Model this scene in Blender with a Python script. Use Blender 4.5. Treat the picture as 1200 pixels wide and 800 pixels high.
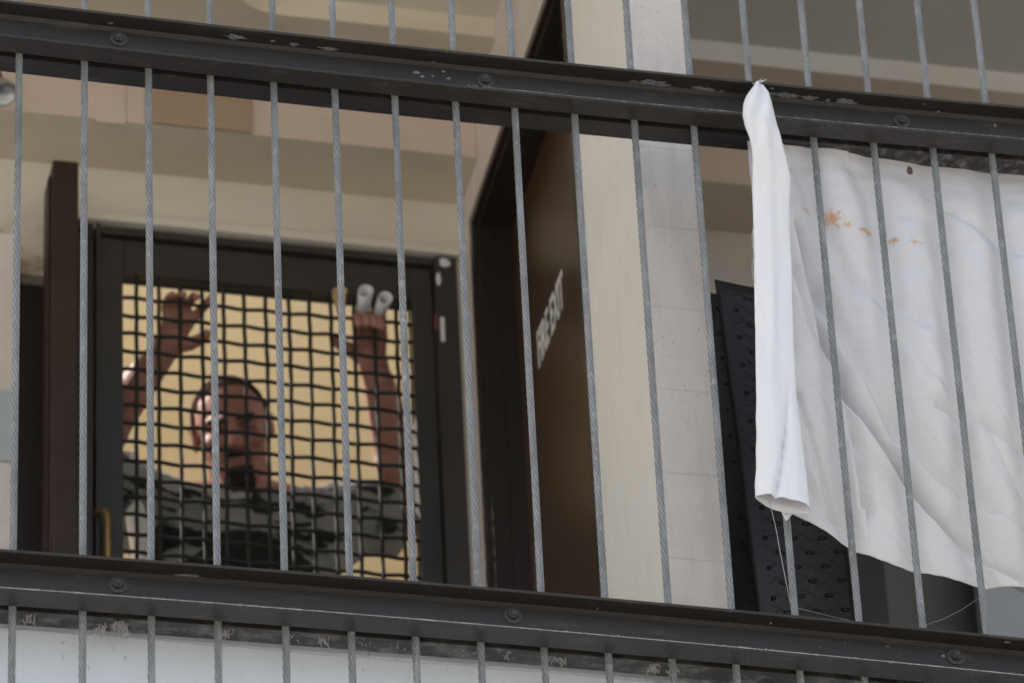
import bpy, bmesh, math, random
from mathutils import Vector, Matrix, noise
random.seed(7)
sc = bpy.context.scene
for o in list(bpy.data.objects):
    bpy.data.objects.remove(o)

# ------------------------------------------------------------------ camera
R = math.radians
CAM = Vector((-0.9705, -7.0465, -4.7967))
RT = Vector((0.97646912, -0.21151926, -0.04204343))
UP = Vector((-0.09319443, -0.5896875, 0.80223653))
FW = Vector((0.19448097, 0.77944099, 0.59552406))
cd = bpy.data.cameras.new("camera")
cam = bpy.data.objects.new("camera", cd)
sc.collection.objects.link(cam)
cam.matrix_world = Matrix(((RT.x, UP.x, -FW.x, CAM.x), (RT.y, UP.y, -FW.y, CAM.y), (RT.z, UP.z, -FW.z, CAM.z), (0, 0, 0, 1)))
cd.sensor_width = 36
cd.lens = 200
cd.clip_start = .1
cd.clip_end = 2000
cd.dof.use_dof = True
cd.dof.focus_distance = 9.0
cd.dof.aperture_fstop = 5.6
sc.camera = cam

# ------------------------------------------------------------------ light
SUN_EL, SUN_AZ = R(50), R(299)      # azimuth clockwise from +Y
w = bpy.data.worlds.new("World"); sc.world = w; w.use_nodes = True
nt = w.node_tree
bg = nt.nodes["Background"]
sky = nt.nodes.new("ShaderNodeTexSky"); sky.sky_type = 'NISHITA'; sky.sun_disc = False
sky.sun_elevation = SUN_EL; sky.sun_rotation = SUN_AZ
sky.air_density = 1.0; sky.dust_density = 4.0; sky.ozone_density = 1.0
hs = nt.nodes.new('ShaderNodeHueSaturation'); hs.inputs['Saturation'].default_value = .55      # thin high cloud greys the blue
nt.links.new(sky.outputs[0], hs.inputs['Color']); nt.links.new(hs.outputs[0], bg.inputs[0]); bg.inputs[1].default_value = 0.11
sl = bpy.data.lights.new("sun", 'SUN'); sl.energy = 3.0; sl.angle = R(.6); sl.color = (1, .96, .9)
so = bpy.data.objects.new("sun", sl); sc.collection.objects.link(so)
sd = Vector((math.sin(SUN_AZ) * math.cos(SUN_EL), math.cos(SUN_AZ) * math.cos(SUN_EL), math.sin(SUN_EL)))
so.rotation_euler = (-sd).to_track_quat('-Z', 'Y').to_euler()
so.location = (0, 0, 12)
vs = sc.view_settings
vs.view_transform = 'Standard'; vs.look = 'None'; vs.gamma = 1; vs.use_curve_mapping = False
vs.exposure = 1.42
sc.cycles.max_bounces = 10
sc.cycles.diffuse_bounces = 6

# ------------------------------------------------------------------ helpers
def P(px, py, Y):
    """real place, at depth Y behind the railing plane, of a point measured on the photo (1200x800)"""
    d = FW + RT * ((px - 600) / 6666.67) - UP * ((py - 400) / 6666.67)
    return CAM + d * ((Y - CAM.y) / d.y)

def mat(name, col, rough=.6, col2=None, scale=6., amt=.5, bump=0., bscale=60., metal=0., spec=.5, stretch=(1, 1, 1), detail=6., coat=0.):
    m = bpy.data.materials.new(name); m.use_nodes = True
    n = m.node_tree; b = n.nodes["Principled BSDF"]
    b.inputs["Roughness"].default_value = rough; b.inputs["Metallic"].default_value = metal
    b.inputs["Specular IOR Level"].default_value = spec
    b.inputs["Coat Weight"].default_value = coat
    g = n.nodes.new("ShaderNodeNewGeometry")
    mp = n.nodes.new("ShaderNodeMapping"); mp.inputs["Scale"].default_value = stretch
    n.links.new(g.outputs["Position"], mp.inputs[0])
    if col2 is None:
        col2 = tuple(c * .8 for c in col)
    nz = n.nodes.new("ShaderNodeTexNoise"); nz.inputs["Scale"].default_value = scale; nz.inputs["Detail"].default_value = detail
    n.links.new(mp.outputs[0], nz.inputs[0])
    rp = n.nodes.new("ShaderNodeValToRGB")
    rp.color_ramp.elements[0].position = .5 - amt / 2; rp.color_ramp.elements[1].position = .5 + amt / 2
    rp.color_ramp.elements[0].color = (*col2, 1); rp.color_ramp.elements[1].color = (*col, 1)
    n.links.new(nz.outputs[0], rp.inputs[0]); n.links.new(rp.outputs[0], b.inputs["Base Color"])
    if bump:
        bz = n.nodes.new("ShaderNodeTexNoise"); bz.inputs["Scale"].default_value = bscale; bz.inputs["Detail"].default_value = 8
        n.links.new(mp.outputs[0], bz.inputs[0])
        bp = n.nodes.new("ShaderNodeBump"); bp.inputs["Strength"].default_value = bump; bp.inputs["Distance"].default_value = .01
        n.links.new(bz.outputs[0], bp.inputs["Height"]); n.links.new(bp.outputs[0], b.inputs["Normal"])
        m["bump"] = bp.name
    m["ramp"] = rp.name; m["map"] = mp.name; m["geo"] = g.name
    return m

class N:
    """tiny node-graph helper"""
    def __init__(s, m): s.m = m; s.t = m.node_tree; s.b = s.t.nodes["Principled BSDF"]
    def node(s, ty, **kw):
        n = s.t.nodes.new(ty)
        for k, v in kw.items(): setattr(n, k, v)
        return n
    def pos(s): return s.t.nodes[s.m["geo"]].outputs["Position"]
    def sep(s, v):
        n = s.node("ShaderNodeSeparateXYZ"); s.t.links.new(v, n.inputs[0]); return n.outputs
    def math(s, op, a, b=0., c=None):
        n = s.node("ShaderNodeMath", operation=op)
        for i, x in enumerate((a, b, c)):
            if x is None: continue
            if hasattr(x, "links"): s.t.links.new(x, n.inputs[i])
            else: n.inputs[i].default_value = x
        return n.outputs[0]
    def sstep(s, x, a, b):
        n = s.node("ShaderNodeMapRange", interpolation_type='SMOOTHSTEP')
        s.t.links.new(x, n.inputs[0]); n.inputs[1].default_value = a; n.inputs[2].default_value = b
        return n.outputs[0]
    def noise(s, vec, scale, detail=4., dim=None, rough=.5):
        n = s.node("ShaderNodeTexNoise"); n.inputs["Scale"].default_value = scale; n.inputs["Detail"].default_value = detail
        n.inputs["Roughness"].default_value = rough
        s.t.links.new(vec, n.inputs[0]); return n.outputs[0]
    def scaled(s, vec, sc3):
        n = s.node("ShaderNodeMapping"); n.inputs["Scale"].default_value = sc3; s.t.links.new(vec, n.inputs[0]); return n.outputs[0]
    def mix(s, fac, col):
        """mix over the present base colour"""
        n = s.node("ShaderNodeMix", data_type='RGBA')
        cur = s.b.inputs["Base Color"].links[0].from_socket
        s.t.links.new(fac, n.inputs[0]); s.t.links.new(cur, n.inputs[6])
        if hasattr(col, "links"): s.t.links.new(col, n.inputs[7])
        else: n.inputs[7].default_value = (*col, 1)
        s.t.links.new(n.outputs[2], s.b.inputs["Base Color"])
    def bump(s, h, strength=.5, dist=.003):
        n = s.node("ShaderNodeBump"); n.inputs["Strength"].default_value = strength; n.inputs["Distance"].default_value = dist
        s.t.links.new(h, n.inputs["Height"])
        if s.b.inputs["Normal"].links: s.t.links.new(s.b.inputs["Normal"].links[0].from_socket, n.inputs["Normal"])
        s.t.links.new(n.outputs[0], s.b.inputs["Normal"])

def thing(name, label, cat, loc=(0, 0, 0), group=None):
    o = bpy.data.objects.new(name, None); sc.collection.objects.link(o)
    o.location = loc; o.empty_display_size = .05
    tag(o, label, cat, group); return o
def tag(o, label=None, cat=None, group=None, kind=None):
    if label: o["label"] = label
    if cat: o["category"] = cat
    if group: o["group"] = group
    if kind: o["kind"] = kind
    return o
def wloc(o):
    v = Vector((0, 0, 0))
    while o is not None: v += o.location; o = o.parent
    return v
def obj(name, bm, m, parent=None, smooth=False, loc=None, recalc=True):
    """link a bmesh (in world metres) as one mesh object under its parent"""
    if recalc: bmesh.ops.recalc_face_normals(bm, faces=bm.faces)
    off = wloc(parent) if parent else Vector((0, 0, 0))
    own = Vector(loc) - off if loc is not None else Vector((0, 0, 0))
    bmesh.ops.translate(bm, verts=bm.verts, vec=-(off + own))
    me = bpy.data.meshes.new(name); bm.to_mesh(me); bm.free()
    for mm in (m if isinstance(m, (list, tuple)) else [m]): me.materials.append(mm)
    for p in me.polygons: p.use_smooth = smooth
    o = bpy.data.objects.new(name, me); sc.collection.objects.link(o)
    o.location = own; o.parent = parent
    return o
def box(bm, x0, x1, y0, y1, z0, z1, bev=0., mi=0):
    r = bmesh.ops.create_cube(bm, size=1)
    vs_ = r["verts"]
    for v in vs_:
        v.co = Vector(((x0 + x1) / 2 + v.co.x * (x1 - x0), (y0 + y1) / 2 + v.co.y * (y1 - y0), (z0 + z1) / 2 + v.co.z * (z1 - z0)))
    fs = set(f for v in vs_ for f in v.link_faces)
    for f in fs: f.material_index = mi
    if bev:
        es = list(set(e for v in vs_ for e in v.link_edges))
        bmesh.ops.bevel(bm, geom=es, offset=bev, segments=2, affect='EDGES', profile=.6)
def boxes(*args, bev=0.):
    bm = bmesh.new()
    for a in args: box(bm, *a, bev=bev)
    return bm
def prism(bm, pts, axis, a, b):
    """extrude a 2D polygon along axis from a to b; pts are the two other coordinates in order"""
    def mk(p, t):
        if axis == 'x': return Vector((t, p[0], p[1]))
        if axis == 'y': return Vector((p[0], t, p[1]))
        return Vector((p[0], p[1], t))
    A = [bm.verts.new(mk(p, a)) for p in pts]; B = [bm.verts.new(mk(p, b)) for p in pts]
    n = len(pts)
    bm.faces.new(A); bm.faces.new(B[::-1])
    for i in range(n): bm.faces.new((A[i], B[i], B[(i + 1) % n], A[(i + 1) % n]))
def tube(bm, pts, rad, seg=8, cap=True):
    pts = [Vector(p) for p in pts]; rings = []
    prev = None
    for i, p in enumerate(pts):
        t = (pts[min(i + 1, len(pts) - 1)] - pts[max(i - 1, 0)]).normalized()
        if prev is None: a = t.orthogonal().normalized()
        else: a = (prev - t * prev.dot(t)).normalized()
        prev = a; b = t.cross(a)
        r = rad[i] if isinstance(rad, (list, tuple)) else rad
        rings.append([bm.verts.new(p + (a * math.cos(2 * math.pi * k / seg) + b * math.sin(2 * math.pi * k / seg)) * r) for k in range(seg)])
    for A, B in zip(rings, rings[1:]):
        for k in range(seg): bm.faces.new((A[k], A[(k + 1) % seg], B[(k + 1) % seg], B[k]))
    if cap:
        bm.faces.new(rings[0][::-1]); bm.faces.new(rings[-1])
    return rings
def capsule(bm, a, b, ra, rb, seg=16, flat=False, squash=1., sdir=None):
    """tapered limb piece; squash flattens it along sdir"""
    a, b = Vector(a), Vector(b); d = b - a; L = max(d.length, 1e-5); t = d / L
    u = t.orthogonal().normalized() if sdir is None else (Vector(sdir) - t * Vector(sdir).dot(t)).normalized()
    v = t.cross(u); prof = []
    K = 5
    if flat: prof += [(0, ra)]
    else:
        for k in range(1, K + 1):
            th = math.pi / 2 * (1 - k / K); prof.append((-ra * math.sin(th), ra * math.cos(th)))
    for k in range(1, 6): prof.append((L * k / 6, ra + (rb - ra) * k / 6))
    if flat: prof += [(L, rb)]
    else:
        for k in range(0, K):
            th = math.pi / 2 * k / K; prof.append((L + rb * math.sin(th), rb * math.cos(th)))
    rings = [[bm.verts.new(a + t * h + (u * math.cos(2 * math.pi * k / seg) * squash + v * math.sin(2 * math.pi * k / seg)) * r) for k in range(seg)] for h, r in prof]
    for A, B in zip(rings, rings[1:]):
        for k in range(seg): bm.faces.new((A[k], A[(k + 1) % seg], B[(k + 1) % seg], B[k]))
    if flat:
        bm.faces.new(rings[0][::-1]); bm.faces.new(rings[-1])
    else:
        p0 = bm.verts.new(a - t * ra); p1 = bm.verts.new(b + t * rb)
        for k in range(seg):
            bm.faces.new((p0, rings[0][(k + 1) % seg], rings[0][k])); bm.faces.new((p1, rings[-1][k], rings[-1][(k + 1) % seg]))
def ellipsoid(bm, c, X, Y, Z, seg=24):
    """c centre, X Y Z the three semi-axis vectors"""
    r = bmesh.ops.create_uvsphere(bm, u_segments=seg, v_segments=seg // 2, radius=1)
    for v in r["verts"]: v.co = Vector(c) + X * v.co.x + Y * v.co.y + Z * v.co.z
def remesh(bm, voxel, smooth=4, fac=.5):
    bmesh.ops.recalc_face_normals(bm, faces=bm.faces)
    me = bpy.data.meshes.new("tmp"); bm.to_mesh(me); bm.free()
    o = bpy.data.objects.new("tmp", me); sc.collection.objects.link(o)
    md = o.modifiers.new("r", 'REMESH'); md.mode = 'VOXEL'; md.voxel_size = voxel
    if smooth:
        s = o.modifiers.new("s", 'SMOOTH'); s.factor = fac; s.iterations = smooth
    dg = bpy.context.evaluated_depsgraph_get(); dg.update()
    me2 = bpy.data.meshes.new_from_object(o.evaluated_get(dg))
    out = bmesh.new(); out.from_mesh(me2)
    bpy.data.objects.remove(o); bpy.data.meshes.remove(me); bpy.data.meshes.remove(me2)
    return out
def lathe(bm, c, axis, prof, seg=24):
    axis = Vector(axis).normalized(); u = axis.orthogonal().normalized(); v = axis.cross(u); c = Vector(c)
    rings = [[bm.verts.new(c + axis * h + (u * math.cos(2 * math.pi * k / seg) + v * math.sin(2 * math.pi * k / seg)) * max(r, 1e-4)) for k in range(seg)] for h, r in prof]
    for A, B in zip(rings, rings[1:]):
        for k in range(seg): bm.faces.new((A[k], A[(k + 1) % seg], B[(k + 1) % seg], B[k]))
    bm.faces.new(rings[0][::-1]); bm.faces.new(rings[-1])

# ------------------------------------------------------------------ materials
M = {}
M['street'] = mat("street_concrete", (.48, .45, .40), .9, (.40, .375, .335), 1.5, .6, .3, 30)
M['asphalt'] = mat("asphalt", (.07, .07, .07), .9, (.045, .045, .047), 3, .6, .4, 80)
M['plaster'] = mat("painted_block", (.72, .65, .60), .75, (.62, .54, .48), 9, .5, .25, 160)
M['cream'] = mat("cream_paint", (.88, .845, .765), .55, (.82, .78, .69), 5, .7, .12, 40, stretch=(1, 1, .25))
M['front'] = mat("pier_front_paint", (.73, .695, .66), .7, (.67, .625, .58), 7, .6, .22, 220)
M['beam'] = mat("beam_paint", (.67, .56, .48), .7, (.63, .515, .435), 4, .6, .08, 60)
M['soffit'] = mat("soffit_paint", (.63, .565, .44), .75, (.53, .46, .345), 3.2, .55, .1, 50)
M['frieze'] = mat("frieze_paint", (.73, .69, .60), .7, (.66, .60, .50), 3.5, .5, .1, 50, stretch=(.5, 1, 1))
M['ceiling'] = mat("ceiling_paint", (.68, .65, .55), .8, (.60, .565, .46), 2.6, .6, .1, 40)
M['step'] = mat("ceiling_step_paint", (.84, .78, .66), .7, (.70, .62, .46), 9, .5, .15, 60, stretch=(.35, 1, 1))
M['ceiling_dim_grey'] = mat("dimmed_grey_ceiling_paint", (.44, .42, .38), .8, (.38, .355, .31), 2.6, .6, .1, 40)  # right bay ceiling: greyer paint, also darkened for the bay's shade
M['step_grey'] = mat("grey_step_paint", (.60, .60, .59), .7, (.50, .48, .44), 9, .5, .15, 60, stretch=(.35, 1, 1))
M['beam_dim_brown'] = mat("dimmed_brownish_beam_paint", (.50, .41, .34), .7, (.45, .365, .30), 4, .6, .08, 60)  # right bay beam: brownish, with the bay's dimness put into the colour
M['soffit_dim_brown'] = mat("dimmed_brownish_soffit_paint", (.46, .39, .32), .75, (.40, .33, .26), 3.2, .55, .1, 50)  # right bay soffit: brownish, shade mixed into the colour too
M['wall_dim_grey'] = mat("dimmed_greyish_wall_paint", (.43, .41, .37), .75, (.36, .335, .295), 4, .6, .1, 50)  # right back wall: greyish, the bay's shade painted in
M['fascia'] = mat("fascia_paint", (.74, .80, .86), .5, (.68, .74, .80), 7, .5, .06, 60, stretch=(1, 1, .25))
M['yellow'] = mat("yellow_interior_paint", (.66, .535, .32), .8, (.58, .46, .27), 2, .6)
M['rail'] = mat("black_rail_paint", (.030, .0262, .0235), .43, (.021, .0185, .0165), 14, .6, .06, 120, stretch=(.25, 1, 1), spec=.55)
M['flake'] = mat("bare_flake", (.30, .31, .34), .7, (.13, .135, .15), 260, .35, .4, 300)
M['steel'] = mat("galvanised_cable", (.325, .335, .335), .5, (.22, .227, .225), 120, .5, .15, 400, metal=.35, stretch=(1, 1, .3))
M['bolt'] = mat("bolt_paint", (.045, .043, .042), .5, (.065, .06, .055), 60, .4, .2, 300)
M['frame'] = mat("dark_door_frame", (.040, .036, .030), .5, (.028, .025, .022), 8, .6, .1, 60)
M['wire'] = mat("mesh_wire", (.030, .028, .023), .75, (.022, .02, .017), 40, .5, .1, 200, spec=.25)
M['brown'] = mat("brown_door_paint", (.060, .034, .019), .30, (.048, .027, .015), 2.2, .5, .04, 30, stretch=(1, 1, .4))
M['brownframe'] = mat("brown_frame_paint", (.034, .022, .017), .35, (.024, .016, .012), 6, .5, .06, 50)
M['post'] = mat("post_paint", (.042, .0255, .017), .5, (.028, .017, .011), 10, .5, .15, 120, spec=.3)
M['letter'] = mat("white_lettering", (.78, .76, .72), .6, (.60, .58, .54), 60, .5)
M['brass'] = mat("brass", (.36, .24, .10), .4, (.24, .15, .06), 60, .5, metal=.7)
M['panel'] = mat("brown_cover_plate", (.42, .31, .215), .6, (.38, .27, .185), 6, .6)
M['bluepatch'] = mat("blue_grey_paint", (.46, .50, .50), .7, (.40, .44, .44), 9, .5)
M['skin'] = mat("skin", (.43, .215, .165), .65, (.33, .15, .11), 22, .6, .12, 160)
M['hair'] = mat("hair", (.05, .03, .02), 1., (.025, .015, .01), 120, .5, .6, 500, spec=.05)
M['beard'] = mat("beard_hair", (.03, .018, .012), .85, (.015, .009, .006), 200, .5, .6, 600)
M['eye'] = mat("eyeball", (.22, .17, .15), .5)
M['trousers'] = mat("trousers", (.05, .05, .06), .9)
M['paper'] = mat("white_paper", (.80, .79, .80), .75, (.66, .65, .68), 40, .5)
M['tan'] = mat("tan_paper", (.62, .42, .20), .75, (.48, .31, .14), 40, .5)
M['white'] = mat("white_plastic", (.75, .74, .72), .5)
M['red'] = mat("red_plastic", (.16, .05, .035), .5)
M['thread'] = mat("white_thread", (.45, .45, .45), .8)
M['silver'] = mat("silver_reflector", (.42, .42, .42), .28, metal=.8)
M['black'] = mat("black_rubber", (.020, .0195, .019), .40, (.013, .013, .013), 12, .5, .12, 180, spec=.35)
M['shaded_olive'] = mat("shaded_olive_wall_paint", (.13, .124, .108), .6, (.105, .10, .086), 4, .5)  # olive tone carrying the shade of the wall under the sheet
M['greywall'] = mat("grey_wall_paint", (.42, .43, .44), .6, (.37, .38, .39), 4, .5)
M['moth'] = mat("moth_scales", (.16, .11, .08), .9, (.07, .045, .035), 600, .4)
M['lint'] = mat("grey_lint", (.50, .49, .47), .95, (.30, .29, .28), 200, .5)

# pier front: painted block courses, pits
g = N(M['front']); x, y, z = g.sep(g.pos())[:3]
k = g.math('ABSOLUTE', g.math('SUBTRACT', g.math('FRACT', g.math('DIVIDE', g.math('SUBTRACT', z, 1.006 - .084), .168)), .5))
jn = g.sstep(g.math('ADD', k, g.math('MULTIPLY', g.noise(g.pos(), 14), .022)), .014, .022)
pits = g.sstep(g.noise(g.pos(), 190, 2), .30, .36)
big = g.sstep(g.noise(g.pos(), 18, 3), .40, .55)
pit2 = g.math('MAXIMUM', pits, big)
g.mix(g.math('MULTIPLY', g.math('SUBTRACT', 1, jn), .20), (.34, .29, .25))
g.mix(g.math('MULTIPLY', g.math('SUBTRACT', 1, pit2), .55), (.22, .19, .17))
g.bump(jn, .5, .003); g.bump(pit2, .7, .002)
vst = g.noise(g.scaled(g.pos(), (3.2, 1, .5)), 9, 4)
g.mix(g.math('MULTIPLY', g.sstep(vst, .48, .68), .28), (.50, .44, .40))
dirt = g.sstep(g.noise(g.scaled(g.pos(), (1, 1, 1)), 45, 8, rough=.75), .60, .70)
g.mix(g.math('MULTIPLY', dirt, .2), (.34, .29, .25))
# cream side of the pier: slanting light scratches
g = N(M['cream']); x, y, z = g.sep(g.pos())[:3]
st = g.noise(g.scaled(g.pos(), (1, 1.5, .35)), 26, 3)
g.mix(g.math('MULTIPLY', g.sstep(st, .5, .75), .22), (.66, .61, .47))
g = N(M['frieze']); x, y, z = g.sep(g.pos())[:3]
lf = g.math('SUBTRACT', 1, g.sstep(x, .22, .42)); zz_ = g.math('SUBTRACT', 1, g.sstep(z, 1.80, 1.93))
stn = g.sstep(g.noise(g.scaled(g.pos(), (1, 1, 2)), 14, 7, rough=.65), .38, .62)
g.mix(g.math('MULTIPLY', g.math('MULTIPLY', g.math('MULTIPLY', lf, zz_), stn), .75), (.30, .19, .08))
g.mix(g.math('MULTIPLY', g.sstep(g.noise(g.scaled(g.pos(), (1, 1, .4)), 7, 6, rough=.6), .52, .72), .25), (.55, .45, .30))
for nm_ in ('soffit', 'beam', 'ceiling', 'plaster'):
    g = N(M[nm_])
    g.mix(g.math('MULTIPLY', g.sstep(g.noise(g.pos(), 5, 8, rough=.65), .50, .74), .28), (.40, .32, .20))
    g.mix(g.math('MULTIPLY', g.sstep(g.noise(g.scaled(g.pos(), (1, .4, 1)), 38, 5, rough=.7), .62, .70), .20), (.30, .24, .17))
# fascia: hairline crack line and faint pink upper edge
g = N(M['fascia']); x, y, z = g.sep(g.pos())[:3]
wz = g.math('ADD', z, g.math('MULTIPLY', g.math('SUBTRACT', g.noise(g.pos(), 11, 6), .5), .012))
cr = g.math('ABSOLUTE', g.math('ADD', wz, -.003))
g.mix(g.sstep(wz, .003, .005), (.74, .77, .81))
g.mix(g.math('MULTIPLY', g.math('SUBTRACT', 1, g.sstep(cr, .0003, .0011)), .5), (.30, .28, .28))
drk = g.math('MULTIPLY', g.sstep(x, .86, 1.16), g.sstep(g.noise(g.pos(), 16, 9, rough=.72), .36, .66))
drk = g.math('MULTIPLY', drk, g.sstep(z, -.14, -.03))
g.mix(g.math('MULTIPLY', drk, .9), (.045, .043, .04))
spk = g.math('MULTIPLY', g.sstep(g.noise(g.scaled(g.pos(), (1, 1, .5)), 90, 3), .68, .73), .35)
g.mix(spk, (.25, .24, .23))
# rails: grime, dust, pale mottling towards the right end
g = N(M['rail']); x, y, z = g.sep(g.pos())[:3]
rear = g.sstep(y, .004, .010)
right = g.sstep(x, 1.20, 1.42)
mot = g.sstep(g.noise(g.pos(), 55, 8, rough=.7), .48, .66)
g.mix(g.math('MULTIPLY', g.math('MULTIPLY', mot, .8), g.math('MULTIPLY', rear, right)), (.20, .205, .21))
sp = g.sstep(g.noise(g.pos(), 170, 3), .69, .73)
g.mix(g.math('MULTIPLY', sp, g.math('ADD', .25, g.math('MULTIPLY', g.sstep(x, .9, 1.3), .5))), (.25, .25, .26))
low = g.math('MULTIPLY', g.math('SUBTRACT', 1, g.sstep(z, .2, .3)), rear)
dm = g.sstep(g.noise(g.scaled(g.pos(), (.6, 1, 1)), 30, 8, rough=.75), .46, .62)
g.mix(g.math('MULTIPLY', g.math('MULTIPLY', low, dm), .75), (.15, .145, .14))
wr = g.sstep(g.noise(g.scaled(g.pos(), (.25, 1, 1)), 40, 7, rough=.7), .56, .66)
g.mix(g.math('MULTIPLY', wr, .35), (.10, .088, .075))
# cable strands: groove shade put into the colour, along with grease
g = N(M['steel']); tc = g.node("ShaderNodeTexCoord"); x, y, z = g.sep(tc.outputs["Object"])[:3]
rad = g.math('SQRT', g.math('ADD', g.math('MULTIPLY', x, x), g.math('MULTIPLY', y, y)))
g.mix(g.math('MULTIPLY', g.math('SUBTRACT', 1, g.sstep(rad, .0044, .0055)), .75), (.07, .074, .076))
oi = g.node('ShaderNodeObjectInfo')
rz = g.node('ShaderNodeCombineXYZ'); g.t.links.new(oi.outputs['Random'], rz.inputs[0]); vm = g.node('ShaderNodeVectorMath', operation='MULTIPLY_ADD'); g.t.links.new(rz.outputs[0], vm.inputs[0]); vm.inputs[1].default_value = (40, 40, 40); g.t.links.new(tc.outputs['Object'], vm.inputs[2])
g.mix(g.math('MULTIPLY', g.sstep(g.noise(vm.outputs[0], 9, 6, rough=.65), .45, .70), .55), (.13, .135, .13))
g.mix(g.math('MULTIPLY', g.sstep(g.noise(vm.outputs[0], 60, 4), .60, .68), .5), (.42, .42, .41))
g.mix(g.math('MULTIPLY', g.sstep(g.noise(g.scaled(tc.outputs["Object"], (1, 1, .12)), 90, 3), .58, .72), .25), (.5, .5, .5))
# sheet cloth
def sheet_material(name, base, base2):
    m = mat(name, base, .85, base2, 5, .7)
    g = N(m); g.b.inputs["Sheen Weight"].default_value = .15
    g.b.inputs["Transmission Weight"].default_value = 0
    x, y, z = g.sep(g.pos())[:3]
    # woven seersucker stripes plus soft creases
    wv = g.node("ShaderNodeTexWave", wave_type='BANDS', bands_direction='X'); wv.inputs["Scale"].default_value = 75
    wv.inputs["Distortion"].default_value = 1.5; g.t.links.new(g.pos(), wv.inputs[0])
    cr = g.noise(g.scaled(g.pos(), (2.2, 1, 5.5)), 5.5, 5)
    cr2 = g.noise(g.scaled(g.pos(), (1, 1, 2.2)), 30, 5)
    g.bump(cr, .35, .010); g.bump(cr2, .45, .003); g.bump(g.noise(g.scaled(g.pos(), (1, 1, 1)), 420, 2), .12, .0006); g.bump(wv.outputs[1], .05, .0006)
    return m
M['sheet'] = sheet_material("white_sheet_cloth", (.70, .705, .735), (.655, .66, .69))
M['hem'] = sheet_material("folded_hem_cloth", (.80, .81, .84), (.76, .77, .80))
g = N(M['sheet'])
x, y, z = g.sep(g.pos())[:3]
def spot(px, py, rx, rz, thr):
    c = P(px, py, .03)
    dx = g.math('DIVIDE', g.math('SUBTRACT', x, c.x), rx); dz = g.math('DIVIDE', g.math('SUBTRACT', z, c.z), rz)
    r = g.math('SQRT', g.math('ADD', g.math('MULTIPLY', dx, dx), g.math('MULTIPLY', dz, dz)))
    rr = g.math('ADD', r, g.math('MULTIPLY', g.math('SUBTRACT', g.noise(g.pos(), 170, 4), .5), 3.2))
    return g.math('SUBTRACT', 1, g.sstep(rr, thr - .55, thr + .45))
for (a, b_, rx, rz, th, cl) in ((974, 257, .017, .014, .8, (.62, .33, .13)), (1014, 273, .013, .008, .8, (.62, .33, .13)), (1046, 285, .007, .006, .9, (.60, .32, .13)),
                              (1070, 290, .016, .006, .55, (.62, .42, .25)), (945, 245, .014, .008, .5, (.60, .45, .30)), (990, 268, .02, .01, .4, (.62, .40, .22))):
    g.mix(g.math('MULTIPLY', spot(a, b_, rx, rz, th), .85), cl)
# yellowed lower part of the sheet
g.mix(g.math('MULTIPLY', g.math('SUBTRACT', 1, g.sstep(g.math('ADD', z, g.math('MULTIPLY', g.noise(g.pos(), 4, 3), .3)), .45, 1.05)), .6), (.66, .645, .62))
g.mix(g.math('MULTIPLY', g.sstep(g.noise(g.scaled(g.pos(), (1.4, 1, .8)), 3.3, 5, rough=.6), .50, .68), .35), (.56, .535, .50))
# rubber mat: staggered holes and wavy grooves
def mat_rubber():
    m = M['black']; g = N(m)
    tc = g.node("ShaderNodeTexCoord"); u, v, w_ = g.sep(tc.outputs["UV"])[:3]
    rows = g.math('DIVIDE', v, .036)
    odd = g.math('MULTIPLY', g.math('FLOOR', g.math('MODULO', rows, 2.)), .5)
    cu = g.math('SUBTRACT', g.math('FRACT', g.math('ADD', g.math('DIVIDE', u, .044), odd)), .5)
    cv = g.math('SUBTRACT', g.math('FRACT', rows), .5)
    d = g.math('SQRT', g.math('ADD', g.math('MULTIPLY', cu, cu), g.math('MULTIPLY', g.math('MULTIPLY', cv, cv), 1.3)))
    hole = g.sstep(d, .10, .17)
    inside = g.math('MULTIPLY', g.sstep(u, .021, .024), 1.)
    wave = g.math('ABSOLUTE', g.math('SUBTRACT', g.math('FRACT', g.math('ADD', rows, g.math('MULTIPLY', g.math('SINE', g.math('MULTIPLY', u, 143.)), .20))), .5))
    gr = g.sstep(wave, .015, .05)
    wave2 = g.math('ABSOLUTE', g.math('SUBTRACT', g.math('FRACT', g.math('ADD', g.math('DIVIDE', u, .044), g.math('MULTIPLY', g.math('SINE', g.math('MULTIPLY', v, 174.)), .28))), .5))
    gr = g.math('MULTIPLY', gr, g.sstep(wave2, .012, .04))
    h = g.math('MULTIPLY', hole, gr)
    h = g.math('MAXIMUM', h, g.math('SUBTRACT', 1, inside))
    hl = g.math('MAXIMUM', hole, g.math('SUBTRACT', 1, inside))
    g.mix(g.math('SUBTRACT', 1, hl), (.003, .003, .003))
    g.bump(h, .8, .003); g.bump(hl, 1., .012)
mat_rubber()
# camouflage shirt
def shirt_material():
    m = mat("patterned_shirt_cloth", (.03, .032, .027), .9, (.03, .032, .027), 3.1, .5, .3, 40)
    g = N(m); r = m.node_tree.nodes[m["ramp"]].color_ramp
    m.node_tree.nodes[m["map"]].inputs["Scale"].default_value = (1.1, 1.1, 2.9)
    r.interpolation = 'EASE'
    r.elements[0].position = .435; r.elements[1].position = .455; r.elements[1].color = (.22, .22, .20, 1); r.elements[0].color = (.010, .011, .009, 1)
    for p_, c_ in ((.525, .25), (.54, .012), (.570, .014), (.585, .38)):
        e = r.elements.new(p_); e.color = (c_, c_, c_ * .92, 1)
    return m
M['shirt'] = shirt_material()

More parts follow.
